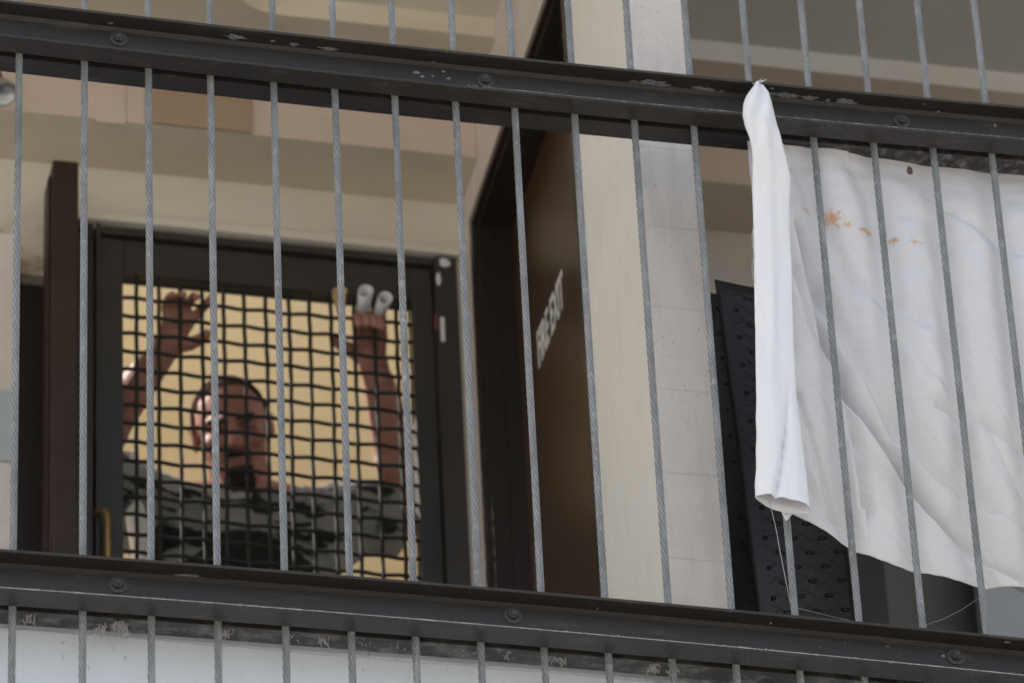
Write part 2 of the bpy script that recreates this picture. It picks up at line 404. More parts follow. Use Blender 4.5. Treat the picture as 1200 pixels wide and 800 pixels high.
# ------------------------------------------------------------------ the setting
bm = bmesh.new(); GZ = CAM.z - 1.65
box(bm, -150, 150, -160, 120, GZ - .5, GZ)
tag(obj("ground", bm, M['street']), kind="structure")
bm = boxes((-150, 150, -18, -9.2, GZ - .1, GZ + .004))
tag(obj("road", bm, M['asphalt']), kind="structure")
FL = -.10

bld = thing("apartment_building", "pale painted walkway storey with low ceiling and cream pier behind the cable railing", "building", (1.067, 1.47, FL))
# back wall with the two door openings
XA, XB, ZT = .345, 1.049, 1.888
WZ0, WZ1 = FL - .2, 2.6
bm = bmesh.new()
prism(bm, [(-3, FL), (.165, FL), (.165, 1.76), (.340, 1.76), (.340, ZT), (XA, ZT), (XB, ZT), (XB, FL), (1.10, FL), (1.10, WZ1), (-3, WZ1)], 'y', 1.47, 1.60)
bw = obj("back_wall", bm, M['frieze'], bld)
bm = bmesh.new()
prism(bm, [(1.1005, FL), (1.80, FL), (1.80, 1.70), (2.09, 1.70), (2.09, FL), (6, FL), (6, WZ1), (1.1005, WZ1)], 'y', 1.4705, 1.60)
obj("back_wall", bm, M['wall_dim_grey'], bld)
# left: white wall face with blue-grey repair band
bm = boxes((-3, P(19, 400, 1.40).x, 1.40, 1.468, FL, 1.80), bev=.004)
obj("side_block_wall", bm, M['plaster'], bld)
c0 = P(10, 540, 1.396).z; c1 = P(10, 458, 1.396).z
tag(obj("repair_patch", boxes((-3, P(18, 400, 1.394).x, 1.394, 1.399, c0, c1)), M['bluepatch'], bld), label="blue-grey painted patch on the wall edge at far left")
# lintel ledge above doors
obj("lintel_trim", boxes((.300, 1.0668, 1.448, 1.469, 1.892, 1.912), bev=.003), M['frieze'], bld)
# partition between the bays (X 1.067 .. 1.165) with the fire exit opening; front end is the pier
bm = bmesh.new()
prism(bm, [(.56, FL), (.56, 1.905), (1.36, 1.905), (1.36, FL), (1.469, FL), (1.469, 2.60), (.56, 2.60)], 'x', 1.067, 1.160)
obj("partition_wall", bm, M['plaster'], bld)
bm = bmesh.new()
box(bm, 1.067, 1.1710, .195, .5595, FL, 2.60, bev=.0035)
for f in bm.faces:
    f.material_index = 1 if f.normal.y < -.75 or f.calc_center_median().x > 1.168 else 0
obj("pier", bm, [M['cream'], M['front']], bld)
# beams
for nm, x0, x1 in (("beam", -3, 1.066), ("beam", 1.161, 6)):
    bm = bmesh.new(); box(bm, x0, x1, 1.32, 1.469, 2.032, 2.168)
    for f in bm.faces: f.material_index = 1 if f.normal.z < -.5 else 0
    b = obj(nm, bm, [M['beam'], M['soffit']] if x0 < 0 else [M['beam_dim_brown'], M['soffit_dim_brown']], bld)
# dropped ceiling strip along the beam, and the recessed ceiling with its rounded corner
def drop(x0, x1, left_round):
    bm = bmesh.new()
    if left_round:
        rc, xr = .11, .535
        pts = [(x0, .03), (xr, .03)]
        cx, cy = xr + rc, 1.122 - rc
        pts += [(xr, cy)] + [(cx - rc * math.cos(t), cy + rc * math.sin(t)) for t in [math.pi / 2 * i / 10 for i in range(1, 10)]] + [(cx, 1.122), (x1, 1.122), (x1, 1.468), (x0, 1.468)]
    else:
        pts = [(x0, 1.122), (x1, 1.122), (x1, 1.468), (x0, 1.468)]
    prism(bm, pts, 'z', 2.170, 2.2195)
    bmesh.ops.recalc_face_normals(bm, faces=bm.faces)
    for f in bm.faces: f.material_index = 0 if abs(f.normal.z) > .5 else 1
    return obj("dropped_ceiling", bm, [M['soffit'], M['step']] if left_round else [M['soffit_dim_brown'], M['step_grey']], bld)
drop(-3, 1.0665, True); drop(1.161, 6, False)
obj("ceiling", boxes((-3, 1.0665, .03, 1.468, 2.22, 2.34)), M['ceiling'], bld)
obj("ceiling", boxes((1.161, 6, .03, 1.468, 2.22, 2.34)), M['ceiling_dim_grey'], bld)
# upper facade and storey below (outside the frame but they shade and bounce)
obj("upper_wall", boxes((-14, 12, .025, 1.60, 2.345, 6.5)), M['fascia'], bld)
bm = bmesh.new(); prism(bm, [(.062, -.32), (.062, .024), (.066, .028), (.16, .028), (.16, FL - .001), (2.44, FL - .001), (2.44, -.32)], 'x', -3, 6)
obj("floor_slab", bm, M['fascia'], bld)
obj("lower_wall", boxes((-3, 6, 1.3, 1.5, GZ, -.33)), M['plaster'], bld)
# yellow stairwell behind the screen door, open to the sky on its left and above
bm = boxes((-3, 3.2, 2.45, 2.6, -.30, 3.3)); obj("stairwell_wall", bm, M['yellow'], bld)

# cover plate on the beam
a = P(170, 100, 1.317); b = P(295, 157, 1.317)
o = tag(obj("cover_plate", boxes((a.x, b.x, 1.311, 1.3195, b.z, 2.145), bev=.001), M['panel']), "flat brown rectangular cover plate fixed to the pinkish beam above the screen door", "cover plate")
a = P(117, 140, 1.317); 
bm = boxes((a.x - .006, a.x + .05, 1.3165, 1.3195, a.z - .005, a.z + .09), bev=.001)
tag(obj("bracket_plate", bm, M['beam']), "small pale patch plate with screw holes on the beam left of the brown plate", "plate")

# little silver lamp
lc = P(0, 100, 1.22)
lamp = thing("spot_lamp", "small silver spotlight on the beam at the left edge of the view", "lamp", lc)
bm = bmesh.new()
ax = Vector((.15, -.25, -1)).normalized()
lathe(bm, lc, ax, [(-.012, .010), (-.004, .016), (.012, .024), (.026, .029), (.030, .0285), (.027, .026), (.012, .021)], 28)
obj("shade", bm, M['silver'], lamp, True)
bm = bmesh.new(); tube(bm, [lc - ax * .012, lc - ax * .04, lc - ax * .05 + Vector((0, .09, .03))], .009, 10)
obj("socket", bm, M['rail'], lamp, True)

# ------------------------------------------------------------------ left brown door and post
dr = thing("brown_door", "dark brown door behind the steel post, left of the mesh screen door", "door", (.25, 1.5, FL))
obj("leaf", boxes((.164, .342, 1.50, 1.54, FL, 1.758)), M['brownframe'], dr)
obj("door_edge", boxes((.306, .341, 1.455, 1.499, FL, 1.885), bev=.002), M['brownframe'], dr)
px0 = P(61, 300, 1.33).x; px1 = P(92, 300, 1.33).x
pt = thing("steel_post", "dark brown square steel post with worn top standing left of the screen door", "post", ((px0 + px1) / 2, 1.36, FL))
zt = P(75, 188, 1.33).z
obj("shaft", boxes((px0, px1, 1.33, 1.39, FL, zt), bev=.004), M['post'], pt)
obj("weld_plate", boxes((px0 - .006, px0 - .0005, 1.345, 1.40, FL, zt - .03), bev=.001), M['post'], pt)
zz = P(75, 620, 1.32).z
obj("foot_plate", boxes((px0 + .004, px1 + .012, 1.300, 1.3295, FL, zz), bev=.003), M['post'], pt)
obj("clip", boxes((px1 + .001, px1 + .012, 1.35, 1.37, 1.79, 1.81), bev=.002), M['rail'], pt)

# ------------------------------------------------------------------ screen door
sdn = thing("screen_door", "dark metal screen door with crimped wire mesh in front of the man", "door", (.70, 1.50, FL))
ZTOP = 1.885
bm = bmesh.new()
box(bm, XA + .001, XA + .0085, 1.452, 1.54, FL, ZTOP, .001)
box(bm, 1.004, XB - .001, 1.452, 1.54, FL, ZTOP, .001)
box(bm, XA + .009, 1.0035, 1.458, 1.54, 1.868, ZTOP - .001, .001)
obj("door_frame", bm, M['frame'], sdn)
OX0, OX1, OZ1, OZ0 = .3995, .9595, 1.786, .35
bm = bmesh.new()
box(bm, XA + .010, OX0, 1.468, 1.508, FL + .01, 1.864, .0015)
box(bm, OX1, 1.000, 1.468, 1.508, FL + .01, 1.864, .0015)
box(bm, OX0 + .0003, OX1 - .0003, 1.469, 1.507, OZ1, 1.8635, .0015)
box(bm, OX0 + .0003, OX1 - .0003, 1.469, 1.507, FL + .011, OZ0, .0015)
obj("leaf", bm, M['frame'], sdn)
# crimped woven wire
bm = bmesh.new(); PW = .0418; r_ = random.Random(3)
vx = [P(160, 450, 1.48).x + i * PW + r_.uniform(-.002, .002) for i in range(14)]
vx = [x for x in vx if OX0 < x < OX1 - .004]
z0m = OZ0 - .01
def wob(a, b, s): return noise.noise(Vector((a * 6, b * 6, s))) * .0012
for i, xw in enumerate(vx):
    pts = []; z = z0m; 
    while z < OZ1 + .018:
        pts.append((xw + wob(xw, z, 1), 1.474 - .0024 * math.cos(math.pi * ((z - .35) / PW + i)), z)); z += PW / 6
    tube(bm, pts, .0039, 8)
j = 0; z = .35
while z < OZ1 - .004:
    if z > z0m:
        pts = []; x = OX0 - .004; zj = z + r_.uniform(-.0015, .0015)
        while x < OX1 + .006:
            ph = (x - vx[0]) / PW
            pts.append((x, 1.474 + .0024 * math.cos(math.pi * (ph + j)), zj + wob(x, z, 5) + .0005 * math.sin(math.pi * (ph + j)))); x += PW / 6
        tube(bm, pts, .0039, 8)
    z += PW; j += 1
obj("wire_mesh", bm, M['wire'], sdn, True)
# brass handle
h0 = P(120, 598, 1.44); h1 = P(129, 680, 1.44)
bm = bmesh.new()
tube(bm, [Vector((h0.x - .012, 1.467, h0.z)), Vector((h0.x - .010, 1.445, h0.z)), Vector((h0.x + .004, 1.438, h0.z - .002)), Vector((h0.x + .008, 1.436, h0.z - .02)), Vector((h0.x + .010, 1.436, h1.z)), Vector((h0.x + .008, 1.467, h1.z - .01))], [.006, .006, .007, .008, .008, .006], 12)
obj("handle", bm, M['brass'], sdn, True)
# latch pieces at the upper right
def blob(name, c, rx, ry, rz, m, parent, seed=0):
    bm = bmesh.new(); bmesh.ops.create_icosphere(bm, subdivisions=3, radius=1)
    for v in bm.verts:
        n_ = 1 + .25 * noise.noise(v.co * 1.6 + Vector((seed, 0, 0)))
        v.co = Vector(c) + Vector((v.co.x * rx * n_, v.co.y * ry * n_, v.co.z * rz * n_))
    return obj(name, bm, m, parent, True)
c = P(521, 308, 1.452); blob("sealant_lump", c, .011, .006, .011, M['white'], sdn, 1)
c = P(514, 327, 1.449); blob("latch_tab", c, .005, .006, .016, M['white'], sdn, 2)
c = P(517, 388, 1.456); bm = boxes((c.x - .003, c.x + .006, 1.446, 1.4515, c.z - .030, c.z + .028), bev=.002); obj("strike_plate", bm, M['white'], sdn)
c = P(511, 380, 1.456); bm = boxes((c.x - .005, c.x + .004, 1.448, 1.4515, c.z - .018, c.z + .02), bev=.002); obj("latch_pad", bm, M['red'], sdn)

# ------------------------------------------------------------------ fire exit door
fd = thing("fire_exit_door", "brown fire exit door with white FIRE EXIT lettering in a dark frame on the side wall", "door", (1.12, .96, FL))
bm = bmesh.new()
def loop_frame(bm, x0, x1, y0, y1, zt, wdt):
    """three-sided frame standing in the partition: outer y0..y1, top zt, member width wdt"""
    prism(bm, [(y0, FL), (y0, zt), (y1, zt), (y1, FL), (y1 - wdt, FL), (y1 - wdt, zt - wdt), (y0 + wdt, zt - wdt), (y0 + wdt, FL)], 'x', x0, x1)
loop_frame(bm, 1.057, 1.0672, .562, 1.372, 1.917, .022)
loop_frame(bm, 1.0675, 1.100, .5615, 1.3585, 1.9035, .024)
loop_frame(bm, 1.1005, 1.158, .5615, 1.3585, 1.9035, .034)
obj("door_frame", bm, M['brownframe'], fd)
leaf = obj("leaf", boxes((1.130, 1.156, .597, 1.323, FL + .01, 1.868), bev=.001), M['brown'], fd)
cu = bpy.data.curves.new("t", 'FONT'); cu.body = "FIRE EXIT"; cu.size = .1; cu.extrude = .0006; cu.offset = .0022
to = bpy.data.objects.new("t", cu); sc.collection.objects.link(to)
dg = bpy.context.evaluated_depsgraph_get(); dg.update()
tm = bpy.data.meshes.new_from_object(to.evaluated_get(dg)); bpy.data.objects.remove(to)
bm = bmesh.new(); bm.from_mesh(tm)
xs = [v.co.x for v in bm.verts]; ys = [v.co.y for v in bm.verts]
mx0, mx1, my0, my1 = min(xs), max(xs), min(ys), max(ys)
for v in bm.verts:
    u_ = (v.co.x - mx0) / (mx1 - mx0); v_ = (v.co.y - my0) / (my1 - my0); e_ = v.co.z
    v.co = Vector((1.1285 - e_, 1.171 - .209 * u_, 1.425 + .082 * v_ - .008 * u_))
obj("lettering", bm, M['letter'], fd, recalc=False)

# ------------------------------------------------------------------ right bay
rd = thing("shaded_wall_panel", "dark olive panel standing in for the shaded wall under the hanging sheet in the right bay", "door", (1.95, 1.5, FL))  # added dark panel; the back wall's shade is put into its colour
xl = P(1037, 690, 1.50).x; xr = P(1150, 715, 1.50).x
obj("leaf", boxes((xl, 2.085, 1.50, 1.54, FL, 1.69)), M['shaded_olive'], rd)
obj("panel_edge", boxes((1.805, xl - .002, 1.485, 1.56, FL, 1.69), bev=.002), M['brownframe'], rd)
xr = P(1152, 715, 1.40).x
obj("storage_panel", boxes((xr, 3.4, 1.40, 1.44, FL, 1.55)), M['greywall']); 
o = bpy.data.objects["storage_panel"]; tag(o, "plain grey panel under the lower right corner of the hanging sheet", "panel")

# rubber mats leaning behind the railing
def rubber(name, c00, c10, c11, c01, label, bend):
    """corners: bottom-left, bottom-right, top-right, top-left"""
    bm = bmesh.new(); uv = bm.loops.layers.uv.new("UVMap")
    c00, c10, c11, c01 = map(Vector, (c00, c10, c11, c01))
    W, H = (c10 - c00).length, (c01 - c00).length
    nrm = (c10 - c00).cross(c01 - c00).normalized()
    nu, nv = 20, 34; g0 = []
    for side in (0, 1):
        gg = []
        for j in range(nv + 1):
            row = []
            for i in range(nu + 1):
                u, v = i / nu, j / nv
                p = c00.lerp(c10, u).lerp(c01.lerp(c11, u), v)
                p += nrm * (bend * math.sin(math.pi * v) * (.4 + .6 * u) + .004 * noise.noise(Vector((u * 3, v * 5, 1))))
                p -= nrm * (.012 * side)
                row.append((bm.verts.new(p), (u * W, v * H)))
            gg.append(row)
        g0.append(gg)
    def face(a):
        f = bm.faces.new([q[0] for q in a])
        for l, q in zip(f.loops, a): l[uv].uv = q[1]
    for s, gg in enumerate(g0):
        for j in range(nv):
            for i in range(nu): face([gg[j][i], gg[j][i + 1], gg[j + 1][i + 1], gg[j + 1][i]])
    A, B = g0
    for j in range(nv):
        face([A[j][0], A[j + 1][0], B[j + 1][0], B[j][0]]); face([A[j][nu], A[j + 1][nu], B[j + 1][nu], B[j][nu]])
    for i in range(nu):
        face([A[0][i], A[0][i + 1], B[0][i + 1], B[0][i]]); face([A[nv][i], A[nv][i + 1], B[nv][i + 1], B[nv][i]])
    o = obj(name, bm, M['black'], None, True, loc=c00)
    return tag(o, label, "mat", "black rubber mats leaning behind the railing")
def down(p, q):
    """continue the line q->p down to the floor"""
    d = (p - q); return p + d * ((FL + .001 - p.z) / d.z)
tl = P(837, 327, .37); bl = P(889, 712, .20); tr = P(960, 353, .31); br = P(1003, 722, .13)
rubber("rubber_mat", down(bl, tl), down(br, tr), tr, tl, "black perforated rubber mat with smooth border leaning behind the sheet, right of the block pier", .01)
tl = P(822, 342, .62); bl = P(860, 712, .40); tr = P(905, 350, .55); br = P(950, 722, .36)
rubber("rubber_mat", down(bl, tl), down(br, tr), tr, tl, "black rubber mat in shadow behind the larger mat, against the pier", .01)

# ------------------------------------------------------------------ the railing
X0, X1 = -2.2, 3.6
rl = thing("cable_railing", "black steel channel railing strung with upright twisted grey steel cables", "railing", (.8, 0, 0))
def bow(X, which):
    t = (X - .75) / .85; q = t * t if abs(t) < 1 else 2 * abs(t) - 1
    if abs(t) > 1.6: q = 2.2
    return (.0085 * q - .0035) if which == 0 else -(.0085 * q - .0035)
def channel(sgn, Z, which):
    h, fl, wt, ft = .076, .0395, .005, .006
    y0 = .0065
    # profile in (depth, height): web back face at y0, flanges reach y0+fl
    pr = [(y0, 0.), (y0 + fl - .002, 0.), (y0 + fl, .0016), (y0 + fl, ft - .003), (y0 + fl - .002, ft - .001), (y0 + wt + .006, ft + .001), (y0 + wt, ft + .006),
          (y0 + wt, h - ft - .006), (y0 + wt + .006, h - ft - .001), (y0 + fl - .002, h - ft + .001), (y0 + fl, h - ft + .003), (y0 + fl, h - .0016), (y0 + fl - .002, h), (y0, h)]
    bm = bmesh.new(); n = 120; rings = []
    for i in range(n + 1):
        X = X0 + (X1 - X0) * i / n; b = bow(X, which)
        rings.append([bm.verts.new((X, sgn * d, Z + hh + b)) for d, hh in pr])
    L = len(pr)
    for A, B in zip(rings, rings[1:]):
        for k in range(L): bm.faces.new((A[k], B[k], B[(k + 1) % L], A[(k + 1) % L]))
    bm.faces.new(rings[0]); bm.faces.new(rings[-1][::-1])
    return bm
def flake(bm, px, py, wpx, hpx, Y, seed, horizontal=False):
    """irregular bare patch lying 0.4 mm proud of the surface"""
    c = P(px, py, Y); rr = random.Random(seed)
    n = 16; pts = []
    for k in range(n):
        a = 2 * math.pi * k / n; s = rr.uniform(.45, 1.1)
        pts.append((math.cos(a) * wpx / 740 / 2 * s, math.sin(a) * hpx / 600 / 2 * s))
    zb = (ZU + bow(c.x, 0)) if c.z > .6 else bow(c.x, 1)
    if c.z > zb + .065:                      # lies on the underside of the top flange
        d = (c - CAM); q = CAM + d * ((zb + .070 - CAM.z) / d.z); vs_ = []
        for a, b in pts:
            y = max(-.0435, min(-.018, q.y - b * 1.3))
            vs_.append(bm.verts.new((q.x + a, y, zb + .069 + (-y - .0175) / .0265 * .002 - .0005)))
    else:
        vs_ = [bm.verts.new((c.x + a, Y, c.z + b)) for a, b in pts]
    f = bm.faces.new(vs_); f.material_index = 1
ZU = 1.0654
WEBY = -.0119
chips_u = [(275, 43, 34, 6), (320, 48, 8, 3), (345, 52, 16, 5), (385, 57, 30, 4), (488, 85, 10, 4), (495, 90, 7, 4), (508, 73, 9, 3), (520, 84, 6, 3), (526, 92, 6, 4), (546, 81, 5, 3), (130, 27, 8, 3), (507, 89, 4, 3),
           (765, 97, 46, 8), (742, 95, 14, 3), (825, 104, 34, 6), (846, 107, 10, 4), (925, 112, 40, 8), (948, 115, 26, 7), (970, 117, 8, 4), (993, 119, 32, 8), (906, 110, 14, 5), (1166, 147, 6, 4), (1100, 130, 5, 3), (1083, 122, 4, 3), (905, 104, 8, 3)]
chips_l = [(222, 674, 38, 6), (130, 700, 6, 3), (855, 729, 5, 3), (903, 729, 4, 4), (935, 719, 5, 3), (1105, 768, 6, 4), (1180, 752, 10, 3), (1040, 757, 5, 2), (700, 712, 4, 2)]
def rail(Z, which, chips, bolts, label):
    bm = channel(-1, Z, which)
    bmesh.ops.recalc_face_normals(bm, faces=bm.faces)
    for i, (a, b_, w_, h_) in enumerate(chips): flake(bm, a, b_, w_, h_, WEBY, 50 + i + which * 40)
    top = obj("rail", bm, [M['rail'], M['flake']], rl, recalc=False)
    top["label"] = label
    rear = obj("rear_channel", channel(1, Z, which), M['rail'], top)
    for (a, b_) in bolts:
        c = P(a, b_, -.0125); bm = bmesh.new()
        lathe(bm, c, (0, -1, 0), [(-.001, .0145), (.0010, .0145), (.0016, .0125)], 28)
        lathe(bm, c + Vector((0, -.002, 0)), (0, -1, 0), [(0, .0085), (.0045, .0085), (.006, .007)], 6)
        lathe(bm, c + Vector((0, -.009, 0)), (0, -1, 0), [(-.003, .0048), (.001, .0045), (.002, .0035)], 12)
        obj("bolt", bm, M['bolt'], top)
    return top
rail(ZU, 0, chips_u, [(139, 46), (569, 95), (1057, 142)], "upper black rail with flaked grey bare spots, the sheet's folded hem tied over it")
rail(0., 1, chips_l, [(138, 685), (601, 721), (1120, 769)], "lower black rail edged with pale dust and cobwebs")

# twisted cables: one seven-lobed strand rope, copied along the railing
def cable_mesh():
    bm = bmesh.new(); z0, z1, dz = -2.6, 2.9, .0050; lay = .100; n = int((z1 - z0) / dz); rings = []
    lobes, per = 6, 6
    for i in range(n + 1):
        z = z0 + i * dz; ph = -2 * math.pi * z / lay; ring = []
        for k in range(lobes * per):
            a = 2 * math.pi * k / (lobes * per); t = (k % per) / per
            r = .00440 + .00150 * abs(math.sin(math.pi * (k % per) / per)) ** .75
            ring.append(bm.verts.new((r * math.cos(a + ph), r * math.sin(a + ph), z)))
        rings.append(ring)
    S = lobes * per
    for A, B in zip(rings, rings[1:]):
        for k in range(S): bm.faces.new((A[k], A[(k + 1) % S], B[(k + 1) % S], B[k]))
    bm.faces.new(rings[0][::-1]); bm.faces.new(rings[-1])
    return bm
offs = [3.9, .5, -1.7, -1.75, -3.6, -3.35, -1.9, -1.75, 0, .55, 1.2, 1.55, 1.4, .45, -.75, -1.8, -2]
c0 = obj("cable", cable_mesh(), M['steel'], rl, True, loc=(0, 0, 0))
for k in range(-5, 23):
    X = k * .1016 - (offs[k] / 735 if 0 <= k < 17 else 0)
    o = c0 if k == -5 else c0.copy()
    if k > -5: sc.collection.objects.link(o)
    o.parent = rl; o.location = Vector((X, 0, 0)) - rl.location
    o.location.z += ((k * 37) % 23) * .005 - .05
    o.rotation_euler = (0, 0, k * 1.37)

# ------------------------------------------------------------------ the bed sheet
sh = thing("bed_sheet", "crumpled white bed sheet with orange stains tied over the upper rail", "sheet", (1.45, .03, 1.06))
def poly_fold(p, line, w_, amp, sharp=.25):
    """soft asymmetric ridge along a polyline (in X,Z)"""
    best = 1e9; s = 0
    for a, b in zip(line, line[1:]):
        ab = b - a; t = max(0, min(1, (p - a).dot(ab) / ab.dot(ab))); q = a + ab * t; d = p - q
        L = d.length
        if L < best:
            best = L; s = 1 if ab.x * d.y - ab.y * d.x > 0 else -1
    x = best * s
    e_ = 1.                                        # fade in from both ends
    if x < 0: return amp * math.exp(-(x / (w_ * sharp)) ** 2)      # steep side: the lower flap laps over
    return amp * (.6 * math.exp(-(x / (w_ * .38)) ** 2) + .4 * math.exp(-(x / (w_ * 1.6)) ** 2))
def L2(pts): return [Vector((P(a, b, .03).x, P(a, b, .03).z)) for a, b in pts]
folds = [(L2([(929, 270), (962, 380), (985, 450), (1044, 541), (1085, 605), (1150, 662), (1200, 690)]), .050, .052, .07),
         (L2([(925, 320), (950, 390), (982, 430), (1000, 520), (1010, 600)]), .04, .024, .12),
         (L2([(960, 330), (1010, 420), (1050, 500), (1100, 560), (1160, 600)]), .045, .018, .22),
         (L2([(1000, 200), (1040, 300), (1050, 380), (1090, 440)]), .04, .012, .5),
         (L2([(930, 200), (1000, 330), (1080, 380)]), .04, .014, .4),
         (L2([(1100, 480), (1150, 500), (1210, 540)]), .035, .016, .25),
         (L2([(1110, 250), (1190, 300), (1260, 310)]), .03, .010, .4),
         (L2([(930, 470), (960, 560), (975, 610)]), .02, .014, .3)]
bot = [(905, 598), (930, 610), (965, 628), (1000, 650), (1030, 663), (1060, 672), (1110, 682), (1155, 692), (1200, 695), (1270, 700), (1400, 700)]
bw3 = [P(a, b, .03) for a, b in bot]
def zbot(X):
    for a, b in zip(bw3, bw3[1:]):
        if X <= b.x: 
            t = max(0, (X - a.x) / (b.x - a.x)); return a.z + (b.z - a.z) * t
    return bw3[-1].z
bm = bmesh.new(); NX, NZ = 330, 300
xs0, xs1 = P(906, 400, .02).x - .015, 1.92
grid = []
cabx = [k * .1016 - (offs[k] / 735 if k < 17 else 0) for k in range(11, 20)]
for i in range(NX + 1):
    row = []
    for j in range(NZ + 1):
        v = j / NZ
        ztop = 1.063
        X = xs0 + (xs1 - xs0) * i / NX
        tt = min(1, max(0, (X - 1.28) / .34))
        ztop = 1.0645 + bow(X, 0) + .010 * tt
        Xs = X + (1 - v) * 0
        zb = zbot(X) + .0015 * noise.noise(Vector((X * 60, 0, 0)))
        Z = ztop + (zb - ztop) * v
        p = Vector((X, Z)); Y = .014 + .036 * tt * max(0, 1 - v * 7)
        for ln, w_, am, shp in folds: Y += poly_fold(p, ln, w_, am, shp)
        n1 = noise.noise(Vector((X * 7, 3, Z * 4))) + .5 * noise.noise(Vector((X * 16 + Z * 9, 5, Z * 12)))
        Y += .009 * (n1 + .3)
        ac, al = X * .86 + Z * .50, -X * .50 + Z * .86                 # creases run down to the right
        rd_ = 1 - abs(noise.noise(Vector((ac * 7, 4, al * 1.6)))) * 2.2
        Y += .007 * max(0, rd_) ** 3 * min(1, v * 2.5)
        rd2 = 1 - abs(noise.noise(Vector((ac * 27, 8, al * 5)))) * 2.4
        Y += .0016 * max(0, rd2) ** 3 * min(1, v * 2)
        Y += .0022 * noise.noise(Vector((X * 5, 1, Z * 34))) * max(0, 1 - v * .8)
        Y += .0010 * noise.noise(Vector((X * 14, 7, Z * 45)))
        Y += .00025 * noise.noise(Vector((X * 60, 2, Z * 90)))
        # pressed flat against every cable, bellying out between them
        dc = min(abs(X - c_) for c_ in cabx)
        Y += -.013 * (1 - math.exp(-(dc / .020) ** 2)) * (.35 + .65 * min(1, v * 3)) * (1 - .65 * v ** 6) + .002
        Y = Y if v < .8 else min(Y, .075 - .040 * (v - .8) / .2)
        Y = max(Y, .0072 - .019 * min(1, max(0, dc - .006) / .02))
        row.append(bm.verts.new((X, Y, Z)))
    grid.append(row)
for i in range(NX):
    for j in range(NZ): bm.faces.new((grid[i][j], grid[i + 1][j], grid[i + 1][j + 1], grid[i][j + 1]))
so_ = obj("hanging_cloth", bm, M['sheet'], sh, True)
md = so_.modifiers.new("thickness", 'SOLIDIFY'); md.thickness = .0008; md.offset = 1

# folded hem: a flattened hollow roll of cloth in front of the rail
rows = [(104, 881, 893, -.058), (112, 875, 901, -.060), (122, 871, 905, -.062), (135, 870, 908, -.063), (148, 873, 911, -.063), (160, 878, 914, -.061), (172, 881, 917, -.057), (190, 882, 922, -.048), (208, 882, 926, -.040), (222, 882, 926, -.034),
        (240, 882, 925, -.030), (270, 883, 926, -.028), (300, 883, 927, -.027), (340, 884, 928, -.027), (380, 885, 929, -.027), (420, 885.5, 931, -.027), (460, 886, 933, -.027), (500, 886, 938, -.027), (540, 886, 943, -.028), (570, 885, 947, -.029), (586, 885, 949, -.030)]
def interp(y):
    for a, b in zip(rows, rows[1:]):
        if y <= b[0]:
            t = (y - a[0]) / (b[0] - a[0]); return [a[q] + (b[q] - a[q]) * t for q in (1, 2, 3)]
    return list(rows[-1][1:])
bm = bmesh.new(); SEG = 56; NR = 110; rr_ = []
for i in range(NR + 1):
    y = 104 + (586 - 104) * i / NR; l, r, Y = interp(y)
    ring = []
    for k in range(SEG):
        a = 2 * math.pi * k / SEG; cx = math.cos(a); sx = math.sin(a)
        px = (l + r) / 2 + (r - l) / 2 * cx
        thick = .010 + .004 * math.sin(y * .013) + (.004 if y > 480 else 0) * (1 + cx)
        dY = -thick * (abs(sx) ** .8) * (1 if sx > 0 else -.55)
        yb = y + (i / NR) ** 8 * (-4 + 8 * (cx + 1) + (0 if sx > 0 else 5 * (1 - cx * cx)))
        # pleats
        q = (px - l) / (r - l)
        pl = 0
        if sx > 0:
            pl -= .0035 * math.exp(-((q - .30 - .15 * math.sin(y * .006)) / .16) ** 2)
            pl += .002 * math.exp(-((q - .62) / .12) ** 2) + .0016 * noise.noise(Vector((q * 3, y * .02, 9)))
            if y > 440:
                s_ = (y - 440) / 150; qc = .85 - .52 * s_
                pl += .012 * min(1, s_ * 2) * math.exp(-((q - qc) / .05) ** 2) * (1 if q < qc else .6)
            if y < 175: pl += .005 * math.sin(q * 11 + y * .07) * (1 - abs(y - 135) / 60 if abs(y - 135) < 60 else 0)
        p = P(px, yb, Y)
        p.y += dY + pl + .0018 * noise.noise(Vector((px * .09, y * .03, sx)))
        p.x += .001 * noise.noise(Vector((1, y * .05, 3)))
        ring.append(bm.verts.new(p))
    rr_.append(ring)
for A, B in zip(rr_, rr_[1:]):
    for k in range(SEG): bm.faces.new((A[k], A[(k + 1) % SEG], B[(k + 1) % SEG], B[k]))
bm.faces.new(rr_[0])
fh = obj("folded_hem", bm, M['hem'], sh, True)
# the neck of the hem tied over the rail: knot and frayed threads
kb = P(888, 103, -.056)
bm = bmesh.new()
tube(bm, [kb + Vector((0, .002, -.012)), kb + Vector((.0, -.001, .0)), kb + Vector((.001, .004, .014)), kb + Vector((.002, .02, .021)), kb + Vector((.002, .06, .024)), kb + Vector((.003, .1, .014))], [.010, .006, .0028, .0026, .003, .003], 10)
for q in range(9):
    r2 = random.Random(q); a = kb + Vector((.001, .002, .008 + r2.uniform(-.004, .005)))
    d = Vector((r2.uniform(-.014, .014), r2.uniform(-.012, 0), r2.uniform(-.004, .012)))
    tube(bm, [a, a + d * .5 + Vector((0, 0, .002)), a + d], [.0006, .0005, .0003], 5)
obj("knot", bm, M['hem'], sh, True)
